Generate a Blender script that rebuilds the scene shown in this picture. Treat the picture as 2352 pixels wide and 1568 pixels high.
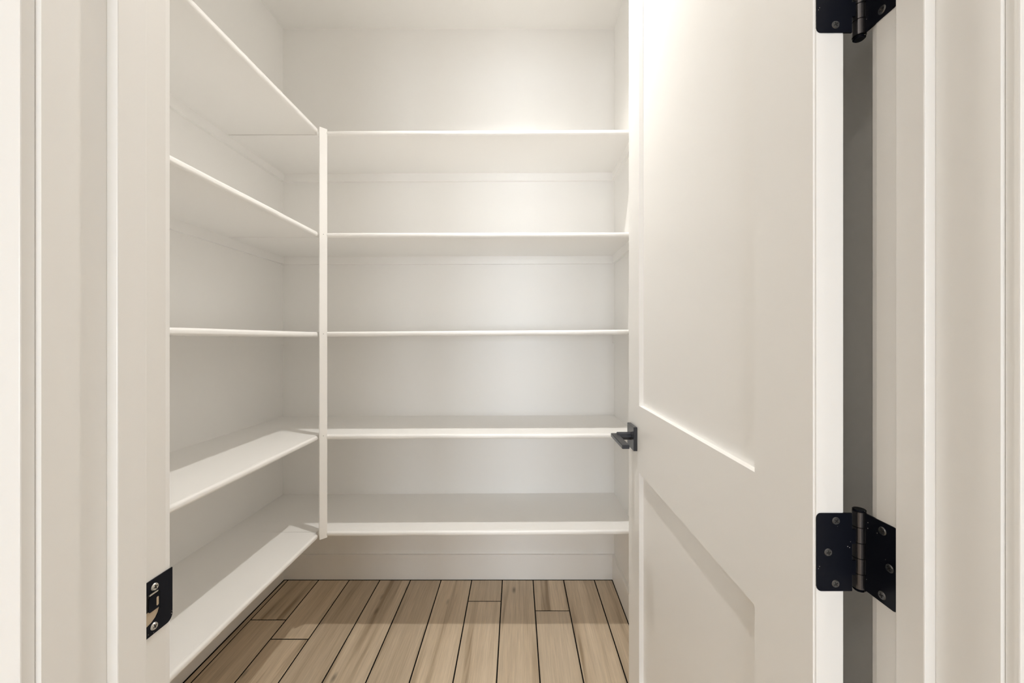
import bpy, bmesh, math, random
from mathutils import Vector, Matrix

# ------------------------------------------------------------------ scene, camera, light, exposure
for o in list(bpy.data.objects):
    bpy.data.objects.remove(o, do_unlink=True)
scene = bpy.context.scene
COL = scene.collection

F_PX, CX, CY, CAM_Z = 900.0, 1198.0, 777.0, 1.20      # focal length and vanishing point in a 2352x1568 frame
cam_data = bpy.data.cameras.new('camera')
cam_data.sensor_width = 36.0
cam_data.sensor_fit = 'HORIZONTAL'
cam_data.lens = F_PX / 2352.0 * 36.0
cam_data.shift_x = -(CX - 1176.0) / 2352.0
cam_data.shift_y = -(784.0 - CY) / 2352.0
cam_data.clip_start = 0.02
cam = bpy.data.objects.new('camera', cam_data)
cam.location = (0, 0, CAM_Z)
cam.rotation_euler = (math.pi / 2, 0, 0)
COL.objects.link(cam)
scene.camera = cam

world = bpy.data.worlds.new('world')
world.use_nodes = True
world.node_tree.nodes['Background'].inputs[0].default_value = (0.75, 0.87, 1.0, 1)
world.node_tree.nodes['Background'].inputs[1].default_value = 1.0
scene.world = world

LAMP = (-0.02, 1.18, 2.738)           # recessed downlight in the pantry ceiling
LAMP_W = 8.2
LAMP_SPREAD = 120.0
LAMP_COLOR = (1.0, 0.970, 0.922)
WINDOW_COLOR = (0.86, 0.925, 1.0)      # daylight of the room's window and of a second one added as fill
WINDOW_LEFT_W, FILL_WINDOW_W = 116.0, 74.0
FILL_LAMP_W = 3.0
FILL_LAMP_COLOR = (1.0, 0.95, 0.88)

scene.view_settings.view_transform = 'Standard'
scene.view_settings.look = 'None'
scene.view_settings.gamma = 1.0
scene.view_settings.use_curve_mapping = False
scene.view_settings.exposure = 0.16
scene.cycles.use_denoising = True
scene.cycles.max_bounces = 10
scene.cycles.diffuse_bounces = 9
scene.cycles.glossy_bounces = 2
scene.cycles.transmission_bounces = 0
scene.cycles.volume_bounces = 0
scene.cycles.caustics_reflective = False
scene.cycles.caustics_refractive = False
scene.cycles.use_light_tree = False
scene.cycles.use_adaptive_sampling = True
scene.cycles.adaptive_threshold = 0.08
scene.cycles.adaptive_min_samples = 20
scene.cycles.sample_clamp_indirect = 6.0


def area_light(name, loc, direction, sx, sy, watts, color, shape='RECTANGLE', spread=180.0):
    d = bpy.data.lights.new(name, 'AREA')
    d.shape = shape
    d.size = sx
    d.size_y = sy
    d.energy = watts
    d.color = color
    d.spread = math.radians(spread)
    o = bpy.data.objects.new(name, d)
    o.location = loc
    o.rotation_euler = Vector(direction).to_track_quat('-Z', 'Y').to_euler()
    COL.objects.link(o)
    return o


area_light('window_and_fill_daylight', (-1.15, -7.05, 1.18), (0, 1, 0), 1.70, 1.90, WINDOW_LEFT_W, WINDOW_COLOR)
area_light('window_and_fill_daylight', (1.15, -7.05, 1.18), (0, 1, 0), 1.50, 1.90, FILL_WINDOW_W, WINDOW_COLOR)  # added right-hand daylight, lifts the left and lower pantry
area_light('pantry_downlight_beam', LAMP, (0, 0, -1), 0.052, 0.052, LAMP_W, LAMP_COLOR, 'DISK', LAMP_SPREAD)

# ------------------------------------------------------------------ materials


def mat(name, color, rough=0.5, metallic=0.0, bump=0.0, bump_scale=60.0, mottled=0.0, specular=0.5):
    m = bpy.data.materials.new(name)
    m.use_nodes = True
    nt = m.node_tree
    b = nt.nodes['Principled BSDF']
    b.inputs['Base Color'].default_value = (*color, 1)
    b.inputs['Roughness'].default_value = rough
    b.inputs['Metallic'].default_value = metallic
    b.inputs['Specular IOR Level'].default_value = specular
    tc = nt.nodes.new('ShaderNodeTexCoord')
    if mottled:
        n = nt.nodes.new('ShaderNodeTexNoise')
        n.inputs['Scale'].default_value = 3.0
        n.inputs['Detail'].default_value = 3.0
        nt.links.new(tc.outputs['Object'], n.inputs['Vector'])
        r = nt.nodes.new('ShaderNodeValToRGB')
        r.color_ramp.elements[0].position = 0.3
        r.color_ramp.elements[1].position = 0.7
        r.color_ramp.elements[0].color = (*[c * (1 - mottled) for c in color], 1)
        r.color_ramp.elements[1].color = (*color, 1)
        nt.links.new(n.outputs['Fac'], r.inputs['Fac'])
        nt.links.new(r.outputs['Color'], b.inputs['Base Color'])
    if bump:
        n2 = nt.nodes.new('ShaderNodeTexNoise')
        n2.inputs['Scale'].default_value = bump_scale
        n2.inputs['Detail'].default_value = 4.0
        nt.links.new(tc.outputs['Object'], n2.inputs['Vector'])
        bp = nt.nodes.new('ShaderNodeBump')
        bp.inputs['Strength'].default_value = bump
        bp.inputs['Distance'].default_value = 0.002
        nt.links.new(n2.outputs['Fac'], bp.inputs['Height'])
        nt.links.new(bp.outputs['Normal'], b.inputs['Normal'])
    return m


WALL = mat('wall_paint', (0.905, 0.895, 0.876), 0.42)
OUTER = mat('darkened_greige_wall_paint', (0.60, 0.58, 0.55), 0.6)  # unseen walls, tone darkened to cut light bounced onto casing and jambs
CEIL = mat('ceiling_paint', (0.89, 0.88, 0.86), 0.7)
TRIM = mat('trim_paint', (0.91, 0.900, 0.882), 0.36)
SHELF = mat('shelf_paint', (0.91, 0.900, 0.882), 0.38)
DOOR = mat('door_paint', (0.91, 0.900, 0.882), 0.40)
GROUT = mat('dark_grout', (0.012, 0.010, 0.009), 0.95, specular=0.1)
SATIN = mat('satin_black_metal', (0.060, 0.062, 0.072), 0.30, metallic=0.6, specular=0.5)
KNUCKLE = mat('polished_dark_metal', (0.13, 0.123, 0.128), 0.26, metallic=0.9)
STEEL = mat('screw_steel', (0.72, 0.70, 0.66), 0.32, metallic=0.9)
SCREW_BLACK = mat('black_screw', (0.16, 0.16, 0.16), 0.28, metallic=0.8)
RAW_WOOD = mat('raw_wood', (0.62, 0.50, 0.36), 0.8, bump=0.2, bump_scale=200, mottled=0.15)
DARK = mat('recess_shade', (0.012, 0.011, 0.010), 0.8)  # near-black standing in for the shade inside recesses


def black_metal():
    m = mat('worn_black_metal', (0.008, 0.009, 0.014), 0.22, metallic=0.0, specular=0.10)
    nt = m.node_tree
    b = nt.nodes['Principled BSDF']
    tc = nt.nodes.new('ShaderNodeTexCoord')
    v = nt.nodes.new('ShaderNodeTexVoronoi')
    v.inputs['Scale'].default_value = 260.0
    nt.links.new(tc.outputs['Object'], v.inputs['Vector'])
    n = nt.nodes.new('ShaderNodeTexNoise')
    n.inputs['Scale'].default_value = 45.0
    nt.links.new(tc.outputs['Object'], n.inputs['Vector'])
    c1 = nt.nodes.new('ShaderNodeMath')
    c1.operation = 'LESS_THAN'
    c1.inputs[1].default_value = 0.13
    nt.links.new(v.outputs['Distance'], c1.inputs[0])
    c2 = nt.nodes.new('ShaderNodeMath')
    c2.operation = 'GREATER_THAN'
    c2.inputs[1].default_value = 0.60
    nt.links.new(n.outputs['Fac'], c2.inputs[0])
    mul = nt.nodes.new('ShaderNodeMath')
    mul.operation = 'MULTIPLY'
    nt.links.new(c1.outputs[0], mul.inputs[0])
    nt.links.new(c2.outputs[0], mul.inputs[1])
    mx = nt.nodes.new('ShaderNodeMix')
    mx.data_type = 'RGBA'
    mx.inputs[6].default_value = (0.008, 0.009, 0.014, 1)
    mx.inputs[7].default_value = (0.45, 0.43, 0.40, 1)
    nt.links.new(mul.outputs[0], mx.inputs[0])
    nt.links.new(mx.outputs[2], b.inputs['Base Color'])
    return m


BLACK = black_metal()


def wood_tile():
    m = bpy.data.materials.new('wood_look_tile')
    m.use_nodes = True
    nt = m.node_tree
    N, L = nt.nodes.new, nt.links.new
    b = nt.nodes['Principled BSDF']
    tc = N('ShaderNodeTexCoord')
    oi = N('ShaderNodeObjectInfo')
    off = N('ShaderNodeVectorMath'); off.operation = 'SCALE'
    off.inputs[0].default_value = (13.7, 31.1, 7.3)
    L(oi.outputs['Random'], off.inputs['Scale'])
    add = N('ShaderNodeVectorMath'); add.operation = 'ADD'
    L(tc.outputs['Object'], add.inputs[0]); L(off.outputs[0], add.inputs[1])

    def noise(sx, sy, detail, rough=0.55, distort=0.0):
        mp = N('ShaderNodeMapping')
        mp.inputs['Scale'].default_value = (sx, sy, 1.0)
        L(add.outputs[0], mp.inputs['Vector'])
        n = N('ShaderNodeTexNoise')
        n.inputs['Scale'].default_value = 1.0
        n.inputs['Detail'].default_value = detail
        n.inputs['Roughness'].default_value = rough
        n.inputs['Distortion'].default_value = distort
        L(mp.outputs[0], n.inputs['Vector'])
        return n

    broad = noise(24, 1.1, 3.5, 0.55, 0.35)
    fine = noise(210, 7, 4.0, 0.65)
    ramp = N('ShaderNodeValToRGB')
    e = ramp.color_ramp.elements
    e[0].position = 0.28; e[0].color = (0.33, 0.245, 0.158, 1)
    e[1].position = 0.72; e[1].color = (0.71, 0.59, 0.445, 1)
    mid = e.new(0.45); mid.color = (0.60, 0.487, 0.353, 1)
    L(broad.outputs['Fac'], ramp.inputs['Fac'])
    fr = N('ShaderNodeMapRange')
    fr.inputs['From Min'].default_value = 0.3; fr.inputs['From Max'].default_value = 0.7
    fr.inputs['To Min'].default_value = 0.84; fr.inputs['To Max'].default_value = 1.10
    L(fine.outputs['Fac'], fr.inputs['Value'])
    # each tile a little lighter or darker
    pr = N('ShaderNodeMapRange')
    pr.inputs['To Min'].default_value = 0.90; pr.inputs['To Max'].default_value = 1.08
    L(oi.outputs['Random'], pr.inputs['Value'])
    mu = N('ShaderNodeMath'); mu.operation = 'MULTIPLY'
    L(fr.outputs[0], mu.inputs[0]); L(pr.outputs[0], mu.inputs[1])
    # sparse knots
    mpk = N('ShaderNodeMapping'); mpk.inputs['Scale'].default_value = (9.0, 3.2, 1.0)
    L(add.outputs[0], mpk.inputs['Vector'])
    vk = N('ShaderNodeTexVoronoi'); vk.inputs['Scale'].default_value = 1.0
    L(mpk.outputs[0], vk.inputs['Vector'])
    kr = N('ShaderNodeMapRange')
    kr.inputs['From Min'].default_value = 0.02; kr.inputs['From Max'].default_value = 0.10
    kr.inputs['To Min'].default_value = 0.45; kr.inputs['To Max'].default_value = 1.0
    L(vk.outputs['Distance'], kr.inputs['Value'])
    mu2 = N('ShaderNodeMath'); mu2.operation = 'MULTIPLY'
    L(mu.outputs[0], mu2.inputs[0]); L(kr.outputs[0], mu2.inputs[1])
    sc = N('ShaderNodeVectorMath'); sc.operation = 'SCALE'
    L(ramp.outputs['Color'], sc.inputs[0]); L(mu2.outputs[0], sc.inputs['Scale'])
    L(sc.outputs[0], b.inputs['Base Color'])
    b.inputs['Roughness'].default_value = 0.5
    bp = N('ShaderNodeBump'); bp.inputs['Strength'].default_value = 0.12; bp.inputs['Distance'].default_value = 0.001
    L(fine.outputs['Fac'], bp.inputs['Height']); L(bp.outputs['Normal'], b.inputs['Normal'])
    return m


TILE = wood_tile()


def emitter(name, color, strength):
    m = bpy.data.materials.new(name)
    m.use_nodes = True
    b = m.node_tree.nodes['Principled BSDF']
    b.inputs['Base Color'].default_value = (0.9, 0.9, 0.9, 1)
    b.inputs['Emission Color'].default_value = (*color, 1)
    b.inputs['Emission Strength'].default_value = strength
    return m


# ------------------------------------------------------------------ builders
def tag(o, label, cat, kind=None, group=None):
    o['label'] = label
    o['category'] = cat
    if kind:
        o['kind'] = kind
    if group:
        o['group'] = group
    return o


def base_of(parent):
    return Vector(parent['_base']) if parent is not None else Vector((0, 0, 0))


def obj(name, bm, material, parent=None, origin=None, smooth=False):
    """Link a bmesh drawn in room coordinates as one mesh object with its origin at its base."""
    vs = [v.co for v in bm.verts]
    if origin is None:
        lo = [min(v[i] for v in vs) for i in range(3)]
        hi = [max(v[i] for v in vs) for i in range(3)]
        origin = ((lo[0] + hi[0]) / 2, (lo[1] + hi[1]) / 2, lo[2])
    origin = Vector(origin)
    bmesh.ops.translate(bm, verts=bm.verts, vec=-origin)
    bmesh.ops.recalc_face_normals(bm, faces=bm.faces)
    me = bpy.data.meshes.new(name)
    bm.to_mesh(me)
    bm.free()
    if smooth:
        for p in me.polygons:
            p.use_smooth = True
    me.materials.append(material)
    o = bpy.data.objects.new(name, me)
    COL.objects.link(o)
    o.parent = parent
    o.location = origin - base_of(parent)
    o['_base'] = tuple(origin)
    return o


def empty(name, loc):
    o = bpy.data.objects.new(name, None)
    o.empty_display_size = 0.05
    COL.objects.link(o)
    o.location = loc
    o['_base'] = tuple(loc)
    return o


def box(x0, x1, y0, y1, z0, z1, bm=None, bevel=0.0, segs=2):
    bm = bm or bmesh.new()
    r = bmesh.ops.create_cube(bm, size=1.0)
    vs = r['verts']
    for v in vs:
        v.co = Vector(((x0 + x1) / 2 + v.co.x * (x1 - x0),
                       (y0 + y1) / 2 + v.co.y * (y1 - y0),
                       (z0 + z1) / 2 + v.co.z * (z1 - z0)))
    if bevel:
        es = list({e for v in vs for e in v.link_edges})
        bmesh.ops.bevel(bm, geom=es, offset=bevel, segments=segs, affect='EDGES', profile=0.5)
    return bm


def prism(pts, to3d, d0, d1):
    """Extrude a 2D outline between d0 and d1; to3d(u, v, d) gives room coordinates."""
    bm = bmesh.new()
    a = [bm.verts.new(to3d(u, v, d0)) for u, v in pts]
    b = [bm.verts.new(to3d(u, v, d1)) for u, v in pts]
    n = len(pts)
    bm.faces.new(a)
    bm.faces.new(list(reversed(b)))
    for i in range(n):
        bm.faces.new((a[i], b[i], b[(i + 1) % n], a[(i + 1) % n]))
    return bm


def rounded_rect(u0, u1, v0, v1, r, n=5, corners=(1, 1, 1, 1)):
    """corners: u1v1, u0v1, u0v0, u1v0"""
    out = []
    cs = [(u1 - r, v1 - r, 0, u1, v1), (u0 + r, v1 - r, 90, u0, v1), (u0 + r, v0 + r, 180, u0, v0), (u1 - r, v0 + r, 270, u1, v0)]
    for (cu, cv, a0, su, sv), on in zip(cs, corners):
        if not on:
            out.append((su, sv))
            continue
        for k in range(n + 1):
            a = math.radians(a0 + 90 * k / n)
            out.append((cu + r * math.cos(a), cv + r * math.sin(a)))
    return out


def cylinder(p, axis, r, length, segs=24, bevel=0.0):
    bm = bmesh.new()
    bmesh.ops.create_cone(bm, cap_ends=True, segments=segs, radius1=r, radius2=r, depth=length)
    if bevel:
        es = [e for e in bm.edges if abs(e.verts[0].co.z - e.verts[1].co.z) < 1e-6]
        bmesh.ops.bevel(bm, geom=es, offset=bevel, segments=2, affect='EDGES')
    q = Vector((0, 0, 1)).rotation_difference(Vector(axis))
    bmesh.ops.transform(bm, matrix=Matrix.Translation(Vector(p)) @ q.to_matrix().to_4x4(), verts=bm.verts)
    return bm


def screw_head(p, normal, r, turn=0.3, height=0.0011):
    """Pan head with a recessed cross."""
    bm = bmesh.new()
    n = 24
    w, l, dep = r * 0.17, r * 0.62, r * 0.30
    plus = [(w, w), (w, l), (-w, l), (-w, w), (-l, w), (-l, -w), (-w, -w), (-w, -l), (w, -l), (w, -w), (l, -w), (l, w)]
    ring = [bm.verts.new((r * math.cos(2 * math.pi * i / n), r * math.sin(2 * math.pi * i / n), 0)) for i in range(n)]
    rim = [bm.verts.new((0.84 * r * math.cos(2 * math.pi * i / n), 0.84 * r * math.sin(2 * math.pi * i / n), height)) for i in range(n)]
    pt = [bm.verts.new((x * math.cos(turn) - y * math.sin(turn), x * math.sin(turn) + y * math.cos(turn), height)) for x, y in plus]
    pb = [bm.verts.new((v.co.x, v.co.y, height - dep)) for v in pt]
    for i in range(n):
        bm.faces.new((ring[i], ring[(i + 1) % n], rim[(i + 1) % n], rim[i]))
    edges = []
    for i in range(n):
        edges.append(bm.edges.get((rim[i], rim[(i + 1) % n])))
    for i in range(12):
        edges.append(bm.edges.new((pt[i], pt[(i + 1) % 12])))
    bmesh.ops.triangle_fill(bm, edges=edges, use_beauty=True)
    for i in range(12):
        bm.faces.new((pt[i], pt[(i + 1) % 12], pb[(i + 1) % 12], pb[i]))
    bm.faces.new(pb)
    q = Vector((0, 0, 1)).rotation_difference(Vector(normal))
    bmesh.ops.transform(bm, matrix=Matrix.Translation(Vector(p)) @ q.to_matrix().to_4x4(), verts=bm.verts)
    return bm


def add_screw(p, normal, r, turn, material, parent, height=0.0011):
    o = obj('screw', screw_head(p, normal, r, turn, height), material, parent)
    w, l = r * 0.165, r * 0.61
    plus = [(w, w), (w, l), (-w, l), (-w, w), (-l, w), (-l, -w), (-w, -w), (-w, -l), (w, -l), (w, -w), (l, -w), (l, w)]
    c, sn = math.cos(turn), math.sin(turn)
    q = Vector((0, 0, 1)).rotation_difference(Vector(normal))
    base = Vector(p)
    bm = prism([(x * c - y * sn, x * sn + y * c) for x, y in plus],
               lambda u, v, d: base + q @ Vector((u, v, d)), height - r * 0.29, height - r * 0.10)
    obj('cross_slot_shade', bm, DARK, o)  # dark plug painting the shade inside the screw's cross recess


def Z(rel):
    return CAM_Z + rel


# ------------------------------------------------------------------ the setting
XL, XR = -1.195, 0.4645            # pantry side walls
YF, YB = 0.45, 1.9625              # pantry side of the doorway wall, back wall
YO = 0.328                         # room side of the doorway wall
CEIL_Z = 2.750
JL, JR = -0.402, 0.401             # faces of the two door jambs
DOOR_TOP = 2.45
OX0, OX1, OY0 = -3.2, 2.6, -7.0    # the room in front
T = 0.10

tag(obj('wall_back', box(XL - T, XR + T, YB, YB + T, 0, CEIL_Z), WALL),
    'back wall of the pantry, painted warm white', 'wall', 'structure')
tag(obj('wall_left', box(XL - T, XL, YF, YB, 0, CEIL_Z), WALL),
    'left side wall of the pantry behind the side shelves', 'wall', 'structure')
tag(obj('wall_right', box(XR, XR + T, YF, YB, 0, CEIL_Z), WALL),
    'right side wall of the pantry beside the open door', 'wall', 'structure')
bm = box(OX0 - T, JL - 0.019, YO, YF, 0, CEIL_Z)
box(JR + 0.019, OX1 + T, YO, YF, 0, CEIL_Z, bm)
box(JL - 0.019, JR + 0.019, YO, YF, DOOR_TOP + 0.019, CEIL_Z, bm)
tag(obj('wall_front', bm, WALL), 'wall around the doorway in front of the pantry', 'wall', 'structure')
tag(obj('ceiling', box(XL - T, XR + T, YF, YB + T, CEIL_Z, CEIL_Z + T), CEIL),
    'flat white ceiling over the pantry', 'ceiling', 'structure')
# the room the photograph is taken from
tag(obj('ceiling_outer', box(OX0 - T, OX1 + T, OY0 - T, YF, CEIL_Z, CEIL_Z + T), CEIL),
    'white ceiling of the room in front of the pantry', 'ceiling', 'structure')
WZ = {'x': (0.20, 2.16), 'y': (0.60, 2.10)}


def window_wall(name, along, a0, a1, d0, d1, openings, label):
    """Wall running along X or Y with window openings."""
    def bx(p, q, z0, z1, bm=None):
        return box(p, q, d0, d1, z0, z1, bm) if along == 'x' else box(d0, d1, p, q, z0, z1, bm)
    WZ0, WZ1 = WZ[along]
    bm = bx(a0, a1, 0, WZ0)
    bx(a0, a1, WZ1, CEIL_Z, bm)
    p = a0
    for w0, w1 in openings:
        bx(p, w0, WZ0, WZ1, bm)
        p = w1
    bx(p, a1, WZ0, WZ1, bm)
    tag(obj(name, bm, OUTER), label, 'wall', 'structure')


def window(name, along, d0, d1, w0, w1, label):
    """Painted frame lining the opening."""
    def bx(p, q, z0, z1):
        return box(p, q, d0, d1, z0, z1) if along == 'x' else box(d0, d1, p, q, z0, z1)
    f = 0.030
    WZ0, WZ1 = WZ[along]
    m = (w0 + w1) / 2
    w = empty(name, (m, (d0 + d1) / 2, WZ0) if along == 'x' else ((d0 + d1) / 2, m, WZ0))
    tag(w, label, 'window', 'structure')
    obj('window_frame', bx(w0, w0 + f, WZ0, WZ1), TRIM, w)
    obj('window_frame', bx(w1 - f, w1, WZ0, WZ1), TRIM, w)
    obj('window_frame', bx(w0 + f, w1 - f, WZ1 - f, WZ1), TRIM, w)
    obj('window_sill', bx(w0 + f, w1 - f, WZ0, WZ0 + f), TRIM, w)


window_wall('wall_outer_back', 'x', OX0 - T, OX1 + T, OY0 - T, OY0, ((-2.03, -0.27), (0.37, 1.93)), 'wall with a window and an added fill window opposite the pantry doorway')
tag(obj('wall_outer_left', box(OX0 - T, OX0, OY0, YO, 0, CEIL_Z), OUTER),
    'left wall of the room in front of the pantry', 'wall', 'structure')
tag(obj('wall_outer_right', box(OX1, OX1 + T, OY0, YO, 0, CEIL_Z), OUTER),
    'right wall of the room in front of the pantry', 'wall', 'structure')
window('window_1', 'x', OY0 - 0.09, OY0 + 0.012, -2.03, -0.27, 'wide white framed window opposite the pantry doorway')
window('fill_window', 'x', OY0 - 0.09, OY0 + 0.012, 0.37, 1.93, 'added unseen window opposite the pantry doorway, filling the pantry with light')  # second window added only to bring more light into the pantry

# floor: dark grout bed with separate wood-look tiles, running a little askew to the walls
floor = obj('floor', box(OX0, OX1, OY0, YB, -0.06, -0.0012), GROUT, origin=(0, 0, 0))
tag(floor, 'floor of wood-look plank tiles with dark grout joints', 'floor', 'structure')
PITCH, GAP, SKEW, LEN = 0.1522, 0.0050, -0.0133, 1.20
B = 0.0135
REGIONS = [(XL + B + 0.005, XR - B - 0.003, YF + 0.001, YB - B - 0.0035), (JL + 0.001, JR - 0.001, YO, YF + 0.001), (OX0 + 0.005, OX1 - 0.005, OY0 + 0.005, YO)]


def clip_poly(poly, rect):
    x0, x1, y0, y1 = rect
    tests = [(0, x0, 1), (0, x1, -1), (1, y0, 1), (1, y1, -1)]
    for ax, lim, s in tests:
        out = []
        for i in range(len(poly)):
            a, b = poly[i], poly[(i + 1) % len(poly)]
            da, db = s * (a[ax] - lim), s * (b[ax] - lim)
            if da >= 0:
                out.append(a)
            if (da >= 0) != (db >= 0):
                t = da / (da - db)
                out.append((a[0] + t * (b[0] - a[0]), a[1] + t * (b[1] - a[1])))
        poly = out
        if len(poly) < 3:
            return []
    return poly


def seam_x(k, y):
    return -0.0953 + PITCH * k + SKEW * (y - 1.9495)


rng = random.Random(4)
far = bmesh.new()                                        # tiles of the room in front, away from the doorway
JOINTS = {-1: 1.791, 1: 1.728, -7: 1.672, -6: 1.565}     # cross joints seen in the photograph
for k in range(-22, 19):
    j = JOINTS.get(k, rng.uniform(0.86, 1.28))
    n0 = math.floor((OY0 - j) / LEN)
    y = j + n0 * LEN
    while y < YB:
        ya, yb = y + GAP / 2, y + LEN - GAP / 2
        quad = [(seam_x(k, ya) + GAP / 2, ya), (seam_x(k + 1, ya) - GAP / 2, ya),
                (seam_x(k + 1, yb) - GAP / 2, yb), (seam_x(k, yb) + GAP / 2, yb)]
        out_of_sight = yb < -0.6 or abs(seam_x(k, 0)) > 1.5 and yb < YF
        bm = far if out_of_sight else bmesh.new()
        used = False
        for rect in REGIONS:
            p = clip_poly(quad, rect)
            if len(p) < 3:
                continue
            area = abs(sum(p[i][0] * p[(i + 1) % len(p)][1] - p[(i + 1) % len(p)][0] * p[i][1] for i in range(len(p)))) / 2
            if area < 2e-4:
                continue
            used = True
            cx = sum(q[0] for q in p) / len(p)
            cy = sum(q[1] for q in p) / len(p)
            e = 0.0012
            ins = [(q[0] - math.copysign(min(e, abs(q[0] - cx)), q[0] - cx), q[1] - math.copysign(min(e, abs(q[1] - cy)), q[1] - cy)) for q in p]
            lo = [bm.verts.new((a, b, -0.0020)) for a, b in p]
            mi = [bm.verts.new((a, b, -0.0006)) for a, b in p]
            hi = [bm.verts.new((a, b, 0.0)) for a, b in ins]
            m = len(p)
            bm.faces.new(hi)
            for i in range(m):
                bm.faces.new((lo[i], lo[(i + 1) % m], mi[(i + 1) % m], mi[i]))
                bm.faces.new((mi[i], mi[(i + 1) % m], hi[(i + 1) % m], hi[i]))
        if not out_of_sight:
            if used:
                obj('plank', bm, TILE, floor)
            else:
                bm.free()
        y += LEN

obj('plank_field', far, TILE, floor)['kind'] = 'stuff'

# baseboards
BH = 0.123
tag(obj('baseboard_back', box(XL, XR, YB - 0.013, YB, 0, BH, bevel=0.0012), TRIM),
    'white baseboard along the back wall under the lowest shelf', 'baseboard', 'structure')
tag(obj('baseboard_left', box(XL, XL + 0.013, YF, YB - 0.013, 0, BH, bevel=0.0012), TRIM),
    'white baseboard along the left wall under the side shelves', 'baseboard', 'structure')
tag(obj('baseboard_right', box(XR - 0.013, XR, YF, YB - 0.013, 0, BH, bevel=0.0012), TRIM),
    'white baseboard along the right wall beside the door', 'baseboard', 'structure')

# door frame
STOP, STOP_FAR, STOP_NEAR = 0.011, 0.409, 0.3792


def jamb(name, x_face, s, label):
    """s = +1 when the jamb face looks towards +X (the left jamb)."""
    xb = x_face - s * 0.0188
    ch = 0.0022
    pts = [(x_face, YO), (x_face, YF - 0.0075), (x_face - s * ch, YF), (xb, YF), (xb, YO)]
    o = obj(name, prism(pts, lambda u, v, d: Vector((u, v, d)), 0, DOOR_TOP), TRIM)
    tag(o, label, 'door jamb', 'structure')
    a, b = sorted((x_face, x_face + s * STOP))
    obj('door_stop', box(a, b, STOP_NEAR, STOP_FAR, 0, DOOR_TOP - 0.011, bevel=0.0012), TRIM, o)
    return o


jamb('trim_1', JL, 1, 'white left door jamb carrying the black strike plate')
jamb('trim_2', JR, -1, 'white right door jamb carrying the black hinges')
o = obj('trim_3', box(JL - 0.0188, JR + 0.0188, YO, YF, DOOR_TOP, DOOR_TOP + 0.0185), TRIM)
tag(o, 'white head jamb across the top of the doorway', 'door jamb', 'structure')
obj('door_stop', box(JL + STOP, JR - STOP, STOP_NEAR, STOP_FAR, DOOR_TOP - 0.011, DOOR_TOP), TRIM, o)
CT = 0.0105
RL, RR = 0.0045, 0.0032
tag(obj('trim_4', box(JL - RL - 0.085, JL - RL, YO - CT, YO - 0.0003, 0, DOOR_TOP + 0.09, bevel=0.001), TRIM),
    'flat white casing left of the doorway, at the photo\'s left edge', 'door casing', 'structure')
tag(obj('trim_5', box(JR + RR, JR + RR + 0.085, YO - CT, YO - 0.0003, 0, DOOR_TOP + 0.09, bevel=0.001), TRIM),
    'flat white casing right of the doorway, at the photo\'s right edge', 'door casing', 'structure')
tag(obj('trim_6', box(JL - RL, JR + RR, YO - CT, YO - 0.0003, DOOR_TOP + 0.004, DOOR_TOP + 0.09), TRIM),
    'flat white head casing above the doorway', 'door casing', 'structure')

# ------------------------------------------------------------------ the open door
DX0, DX1 = 0.341, 0.3764
DY0, DY1 = 0.4565, 1.2476
DZ0, DZ1 = 0.012, 2.435
ST_N, ST_F = 0.5736, 1.137            # inner edges of the near and far stile
RAIL_T, RAIL_B = Z(-0.1955), Z(-0.390)
BOT_RAIL, TOP_RAIL = 0.195, 2.32
REC = 0.0125
door = empty('door_1', ((DX0 + DX1) / 2, DY0, 0))
tag(door, 'white two-panel shaker door standing open into the pantry', 'door', 'structure')


def stile(y0, y1, outer):
    bm = box(DX0, DX1, y0, y1, DZ0, DZ1)
    es = [e for e in bm.edges if all(abs(v.co.y - outer) < 1e-5 for v in e.verts) and abs(e.verts[0].co.z - e.verts[1].co.z) > 0.1]
    bmesh.ops.bevel(bm, geom=es, offset=0.0022, segments=3, affect='EDGES')
    return bm


obj('stile', stile(DY0, ST_N, DY0), DOOR, door)
obj('stile', stile(ST_F, DY1, DY1), DOOR, door)
obj('rail', box(DX0, DX1, ST_N, ST_F, TOP_RAIL, DZ1), DOOR, door)
obj('rail', box(DX0, DX1, ST_N, ST_F, RAIL_B, RAIL_T), DOOR, door)
obj('rail', box(DX0, DX1, ST_N, ST_F, DZ0, BOT_RAIL), DOOR, door)
obj('panel', box(DX0 + REC, DX1 - 0.011, ST_N, ST_F, RAIL_T, TOP_RAIL), DOOR, door)
obj('panel', box(DX0 + REC, DX1 - 0.011, ST_N, ST_F, BOT_RAIL, RAIL_B), DOOR, door)
# lever handle with a square rose, on the face that looks into the pantry
HZ = Z(-0.297)
handle = obj('door_handle', box(DX0 - 0.011, DX0, 1.154, 1.2245, HZ - 0.035, HZ + 0.035, bevel=0.0012), SATIN, door)
handle['label'] = 'satin black lever handle on a square rose'
obj('neck', cylinder((0.3115, 1.196, HZ), (1, 0, 0), 0.0118, 0.040, 28, 0.001), SATIN, handle, smooth=False)
lev = rounded_rect(0.2750, 0.2960, 1.072, 1.2090, 0.0022, 3)
bm = prism(lev, lambda u, v, d: Vector((u, v, d)), HZ - 0.0055, HZ + 0.0055)
bmesh.ops.bevel(bm, geom=[e for e in bm.edges if abs(e.verts[0].co.z - e.verts[1].co.z) < 1e-6], offset=0.0012, segments=2, affect='EDGES')
obj('lever', bm, SATIN, handle)

# ------------------------------------------------------------------ hinges
PIN = (0.3985, 0.4625)
KR = 0.0069


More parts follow.
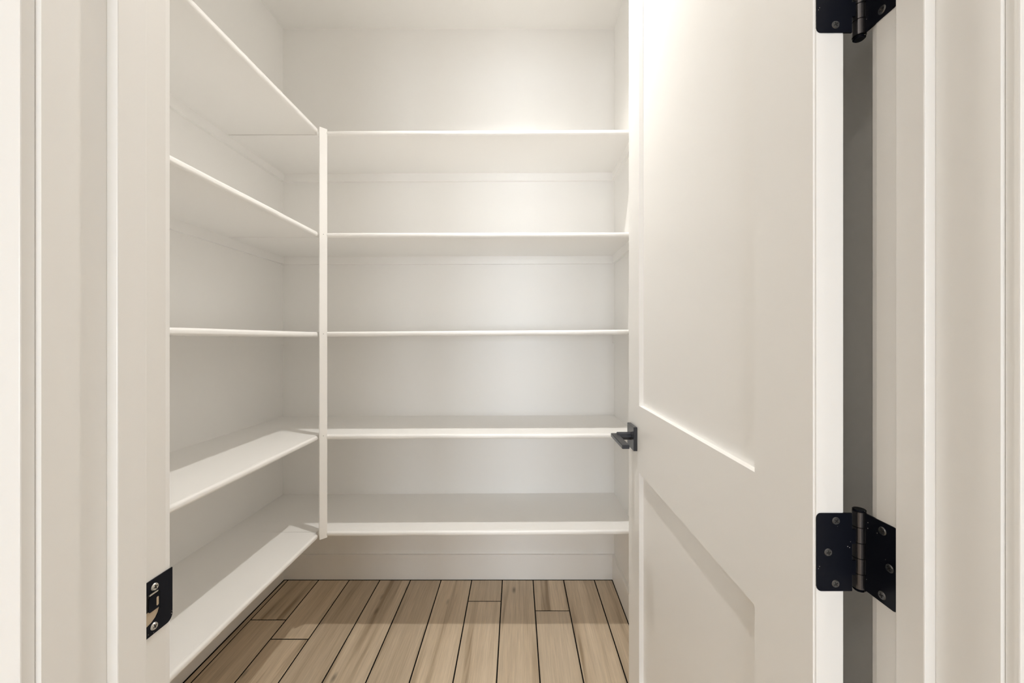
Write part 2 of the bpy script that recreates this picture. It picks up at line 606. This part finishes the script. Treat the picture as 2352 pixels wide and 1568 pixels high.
def hinge(z0, z1, label):
    h = empty('door_hinge', (PIN[0], PIN[1], z0))
    tag(h, label, 'hinge', group='black door hinges')
    seg = (z1 - z0) / 5
    zs = [z0 + seg * i for i in range(6)]
    # leaf on the hinge edge of the door; fingers reach the 2nd and 4th knuckle
    yl0, yl1 = DY0 - 0.0012, DY0 + 0.0006
    xe = 0.3842
    pts = rounded_rect(0.3432, xe, z0, z1, 0.0052, 5, (0, 1, 1, 0))
    out = []
    for p in pts:
        out.append(p)
        if abs(p[0] - xe) < 1e-6 and abs(p[1] - z0) < 1e-6:      # walk up the knuckle side from the bottom corner
            for i in (1, 3):
                out += [(xe, zs[i] + 0.0006), (0.3885, zs[i] + 0.0006), (0.3885, zs[i + 1] - 0.0006), (xe, zs[i + 1] - 0.0006)]
    obj('door_leaf', prism(out, lambda u, v, d: Vector((u, d, v)), yl0, yl1), BLACK, h)
    # leaf on the jamb; fingers reach the 1st, 3rd and 5th knuckle
    ye = PIN[1] - KR - 0.0006
    pts = rounded_rect(0.4167, ye, z0, z1, 0.0052, 5, (0, 1, 1, 0))
    out = []
    for p in pts:
        if abs(p[0] - ye) < 1e-6 and abs(p[1] - z0) < 1e-6:
            for i in (0, 2, 4):
                out += [(ye, zs[i] + 0.0006), (PIN[1] - KR + 0.0012, zs[i] + 0.0006), (PIN[1] - KR + 0.0012, zs[i + 1] - 0.0006), (ye, zs[i + 1] - 0.0006)]
        elif abs(p[0] - ye) < 1e-6 and abs(p[1] - z1) < 1e-6:
            continue
        else:
            out.append(p)
    obj('jamb_leaf', prism(out, lambda u, v, d: Vector((d, u, v)), JR - 0.0013, JR + 0.0008), BLACK, h)
    for i in range(5):
        obj('knuckle', cylinder((PIN[0], PIN[1], (zs[i] + zs[i + 1]) / 2), (0, 0, 1), KR, seg - 0.0006, 28, 0.0004), KNUCKLE, h)
    obj('pin_head', cylinder((PIN[0], PIN[1], z1 + 0.0011), (0, 0, 1), KR * 0.97, 0.0021, 28, 0.0007), BLACK, h)
    obj('pin_tip', cylinder((PIN[0], PIN[1], z0 - 0.0016), (0, 0, 1), KR * 0.92, 0.003, 28, 0.0012), BLACK, h)
    zc = (z0 + z1) / 2
    for dx, dz, t in ((0.3653, 0.0365, 0.9), (0.3562, 0.0, 0.2), (0.3648, -0.0365, 0.5)):
        add_screw((dx, yl0, zc + dz), (0, -1, 0), 0.0044, t, SCREW_BLACK, h)
    for y, dz, t in ((0.4340, 0.0350, 0.4), (0.4255, -0.0015, 0.7), (0.4345, -0.0365, 0.3)):
        add_screw((JR - 0.0013, y, zc + dz), (-1, 0, 0), 0.0046, t, SCREW_BLACK, h)
    return h


hinge(Z(-0.2935), Z(-0.2030), 'black butt hinge seen whole, low on the right jamb')
hinge(Z(0.3555), Z(0.4460), 'black butt hinge cut by the top edge of the photo')

# ------------------------------------------------------------------ strike plate on the left jamb
SZ0, SZ1 = Z(-0.3216), Z(-0.2620)
SC = (SZ0 + SZ1) / 2
sp = empty('strike_plate', (JL, 0.43, SZ0))
tag(sp, 'black strike plate with two silver screws on the left jamb', 'strike plate')
HOLE_Y = 0.4345


def strike_mesh():
    """Plate with a D-shaped latch hole, drawn in (y, z)."""
    bm = bmesh.new()
    outer = rounded_rect(0.4112, 0.4497, SZ0, SZ1, 0.0075, 6, (0, 0, 0, 1))
    hole = [(0.4130, SC + 0.0150), (0.4270, SC + 0.0165), (0.4315, SC + 0.0150), (HOLE_Y, SC + 0.0120), (HOLE_Y, SC - 0.0040),
            (0.4325, SC - 0.0095), (0.4295, SC - 0.0135), (0.4250, SC - 0.0163), (0.4205, SC - 0.0175), (0.4130, SC - 0.0178)]
    x0, x1 = JL, JL + 0.0014
    layers = []
    for x in (x0, x1):
        vo = [bm.verts.new((x, y, z)) for y, z in outer]
        vh = [bm.verts.new((x, y, z)) for y, z in hole]
        eo = [bm.edges.new((vo[i], vo[(i + 1) % len(vo)])) for i in range(len(vo))]
        eh = [bm.edges.new((vh[i], vh[(i + 1) % len(vh)])) for i in range(len(vh))]
        bmesh.ops.triangle_fill(bm, edges=eo + eh, use_beauty=True)
        layers.append((vo, vh))
    for q in (0, 1):
        a, b = layers[0][q], layers[1][q]
        for i in range(len(a)):
            bm.faces.new((a[i], a[(i + 1) % len(a)], b[(i + 1) % len(b)], b[i]))
    return bm


obj('plate', strike_mesh(), BLACK, sp)
obj('recess_shade', prism([(0.4126, SC + 0.0160), (0.4350, SC + 0.0160), (0.4350, SC - 0.0030), (0.4126, SC - 0.0030)],
                          lambda u, v, d: Vector((d, u, v)), JL + 0.0001, JL + 0.0004), DARK, sp)  # flat dark sheet painting the shade of the latch hole
obj('bare_wood', prism([(0.4126, SC - 0.0030), (0.4350, SC - 0.0030), (0.4350, SC - 0.0180), (0.4126, SC - 0.0180)],
                       lambda u, v, d: Vector((d, u, v)), JL + 0.0001, JL + 0.0004), RAW_WOOD, sp)
# bent tongue with its adjusting slot
bm = prism(rounded_rect(0.4215, 0.4350, SC - 0.0045, SC + 0.0125, 0.0018, 3, (0, 1, 1, 0)),
           lambda u, v, d: Vector((d, u, v)), JL + 0.0005, JL + 0.0012)
obj('tongue', bm, BLACK, sp)
obj('tongue_slot', prism(rounded_rect(0.4302, 0.4327, SC - 0.0015, SC + 0.0080, 0.0010, 3),
                         lambda u, v, d: Vector((d, u, v)), JL + 0.0011, JL + 0.00135), RAW_WOOD, sp)
obj('latch_lip', prism(rounded_rect(0.4215, 0.4318, SC + 0.0138, SC + 0.0155, 0.0008, 3),
                       lambda u, v, d: Vector((d, u, v)), JL + 0.0005, JL + 0.0018), STEEL, sp)
add_screw((JL + 0.0014, 0.4277, SC + 0.0210), (1, 0, 0), 0.0040, 0.25, STEEL, sp, 0.0014)
add_screw((JL + 0.0014, 0.4270, SC - 0.0215), (1, 0, 0), 0.0040, 0.35, STEEL, sp, 0.0014)

# ------------------------------------------------------------------ shelves
SHX, SHY = -0.812, 1.578          # front of the side shelves, front of the back shelves
NOSE = 0.0125
THK = 0.0185
CLEAT_H, CLEAT_T = 0.0385, 0.015


def nosing_profile(w, zt, zb):
    """Outline across a nosing: u runs out of the shelf (0..w), v is height."""
    r = 0.0078
    pts = [(0, zb), (0, zt)]
    for k in range(7):
        a = math.radians(90 - 90 * k / 6)
        pts.append((w - r + r * math.cos(a), zt - r + r * math.sin(a)))
    for k in range(7):
        a = math.radians(-90 * k / 6)
        pts.append((w - r + r * math.cos(a), zb + r + r * math.sin(a)))
    return pts


def shear(bm, slope, x_ref):
    for v in bm.verts:
        v.co.z += slope * (v.co.x - x_ref)
    return bm


def wavy(bm, amp, seed, along):
    """Hand-planed, caulked edge: faint waves along the nosing."""
    for v in bm.verts:
        t = v.co[along]
        v.co.z += amp * (math.sin(t * 9.1 + seed) + 0.6 * math.sin(t * 21.7 + seed * 2.3))
    return bm


def strip(pts, to3d, d0, d1, n):
    bm = bmesh.new()
    rings = [[bm.verts.new(to3d(u, v, d0 + (d1 - d0) * i / n)) for u, v in pts] for i in range(n + 1)]
    m = len(pts)
    for a, b in zip(rings, rings[1:]):
        for i in range(m):
            bm.faces.new((a[i], a[(i + 1) % m], b[(i + 1) % m], b[i]))
    bm.faces.new(rings[0])
    bm.faces.new(list(reversed(rings[-1])))
    return bm


# (height of the top at the left end of the visible edge, slope to the right)
BACK = [(0.8370, 0.0042, 'highest back shelf, its underside fully in view'),
        (0.4255, 0.0027, 'second back shelf from the top, spanning the back wall'),
        (0.0265, 0.0072, 'middle back shelf at eye level, seen almost edge-on'),
        (-0.3880, 0.0030, 'fourth back shelf from the top, level with the door handle'),
        (-0.7790, 0.0050, 'lowest back shelf, just above the back baseboard')]
for i, (zt, sl, label) in enumerate(BACK):
    t = Z(zt)
    s = empty('wall_shelf', (-0.36, SHY, t - THK))
    tag(s, 'white ' + label, 'shelf', group='back shelves')
    obj('board', shear(box(XL, XR, SHY + NOSE, YB, t - THK, t), sl, SHX), SHELF, s)
    bm = strip(nosing_profile(NOSE, t, t - THK - 0.0005), lambda u, v, d: Vector((d, SHY + NOSE - u, v)), -0.7885, XR, 48)
    wavy(bm, 0.0002 if i < 3 else 0.0005, 1.3 * i, 0)
    obj('nosing', shear(bm, sl, SHX), SHELF, s, smooth=False)
    # the corner piece where the side shelf butts against this one
    obj('corner_board', shear(box(XL, SHX - 0.0125, SHY, SHY + NOSE, t - THK, t), sl, SHX), SHELF, s)
    obj('back_cleat', shear(box(XL, XR - CLEAT_T, YB - CLEAT_T, YB, t - THK - CLEAT_H, t - THK), sl, SHX), SHELF, s)
    obj('side_cleat', shear(box(XR - CLEAT_T, XR, SHY + 0.02, YB, t - THK - CLEAT_H, t - THK), sl, SHX), SHELF, s)

LEFT = [(0.8380, 'highest side shelf on the left wall, rising out of the top of the photo'),
        (0.4260, 'second side shelf from the top on the left wall'),
        (0.0256, 'middle side shelf on the left wall, seen almost edge-on'),
        (-0.3878, 'fourth side shelf from the top on the left wall, its top half lit'),
        (-0.7795, 'lowest side shelf on the left wall, reaching towards the floor corner')]
for i, (zt, label) in enumerate(LEFT):
    t = Z(zt)
    s = empty('wall_shelf', (-1.0, 1.0, t - THK))
    tag(s, 'white ' + label, 'shelf', group='side shelves on the left')
    obj('board', box(XL, SHX - NOSE, YF, SHY - (0.0018 if i in (0, 4) else 0.0003), t - THK, t), SHELF, s)
    bm = strip(nosing_profile(NOSE, t, t - THK - 0.0005), lambda u, v, d: Vector((SHX - NOSE + u, d, v)), YF, 1.5600, 44)
    wavy(bm, 0.0003, 2.1 * i + 0.7, 1)
    obj('nosing', bm, SHELF, s)
    obj('wall_cleat', box(XL, XL + CLEAT_T, YF, YB - CLEAT_T, t - THK - CLEAT_H, t - THK), SHELF, s)

# corner post set diagonally where back and side shelves meet
P1, P2 = Vector((-0.8035, 1.5585)), Vector((-0.7835, 1.5795))
nrm = Vector((-(P2 - P1).y, (P2 - P1).x)).normalized() * 0.009
pts = [P1, P2, P2 + nrm, P1 + nrm]
post = obj('corner_post', prism([(p.x, p.y) for p in pts], lambda u, v, d: Vector((u, v, d)), Z(-0.8015), Z(0.8425)), SHELF)
tag(post, 'slim white vertical post tying the back and side shelves at their corner', 'post')
for zt in (0.417, 0.018, -0.39):
    c = (P1 + P2) / 2
    n2 = -nrm.normalized()
    obj('nail_head', cylinder((c.x + n2.x * 0.0001, c.y + n2.y * 0.0001, Z(zt)), (n2.x, n2.y, 0), 0.0012, 0.0005, 10), GROUT, post)

# ------------------------------------------------------------------ lamps
lamp = empty('ceiling_downlight_and_fill', (LAMP[0], LAMP[1], CEIL_Z))
tag(lamp, 'small round white downlight in the pantry ceiling', 'ceiling light')
obj('trim_ring', cylinder((LAMP[0], LAMP[1], CEIL_Z - 0.003), (0, 0, 1), 0.060, 0.006, 32, 0.002), TRIM, lamp)
GLOW = emitter('downlight_glow', FILL_LAMP_COLOR, 12.0)
GLOW.cycles.emission_sampling = 'NONE'
obj('lens', cylinder((LAMP[0], LAMP[1], CEIL_Z - 0.0075), (0, 0, 1), 0.040, 0.003, 32), GLOW, lamp)
for x, y, where in ((-0.9, -1.0, 'left'), (0.9, -1.0, 'right')):  # unseen ceiling lamps added as soft fill for jambs and casing
    d = empty('ceiling_downlight_and_fill', (x, y, CEIL_Z))
    tag(d, 'added unseen fill lamp on the %s of the ceiling in front of the pantry' % where, 'ceiling light', group='added fill lamps in front of the pantry')
    obj('trim_ring', cylinder((x, y, CEIL_Z - 0.004), (0, 0, 1), 0.095, 0.008, 36, 0.002), TRIM, d)
    obj('lens', cylinder((x, y, CEIL_Z - 0.009), (0, 0, 1), 0.070, 0.003, 36), GLOW, d)
    area_light('fill_lamp_beam', (x, y, CEIL_Z - 0.02), (0, 0, -1), 0.14, 0.14, FILL_LAMP_W, FILL_LAMP_COLOR, 'DISK')

for o in bpy.data.objects:
    if '_base' in o:
        del o['_base']
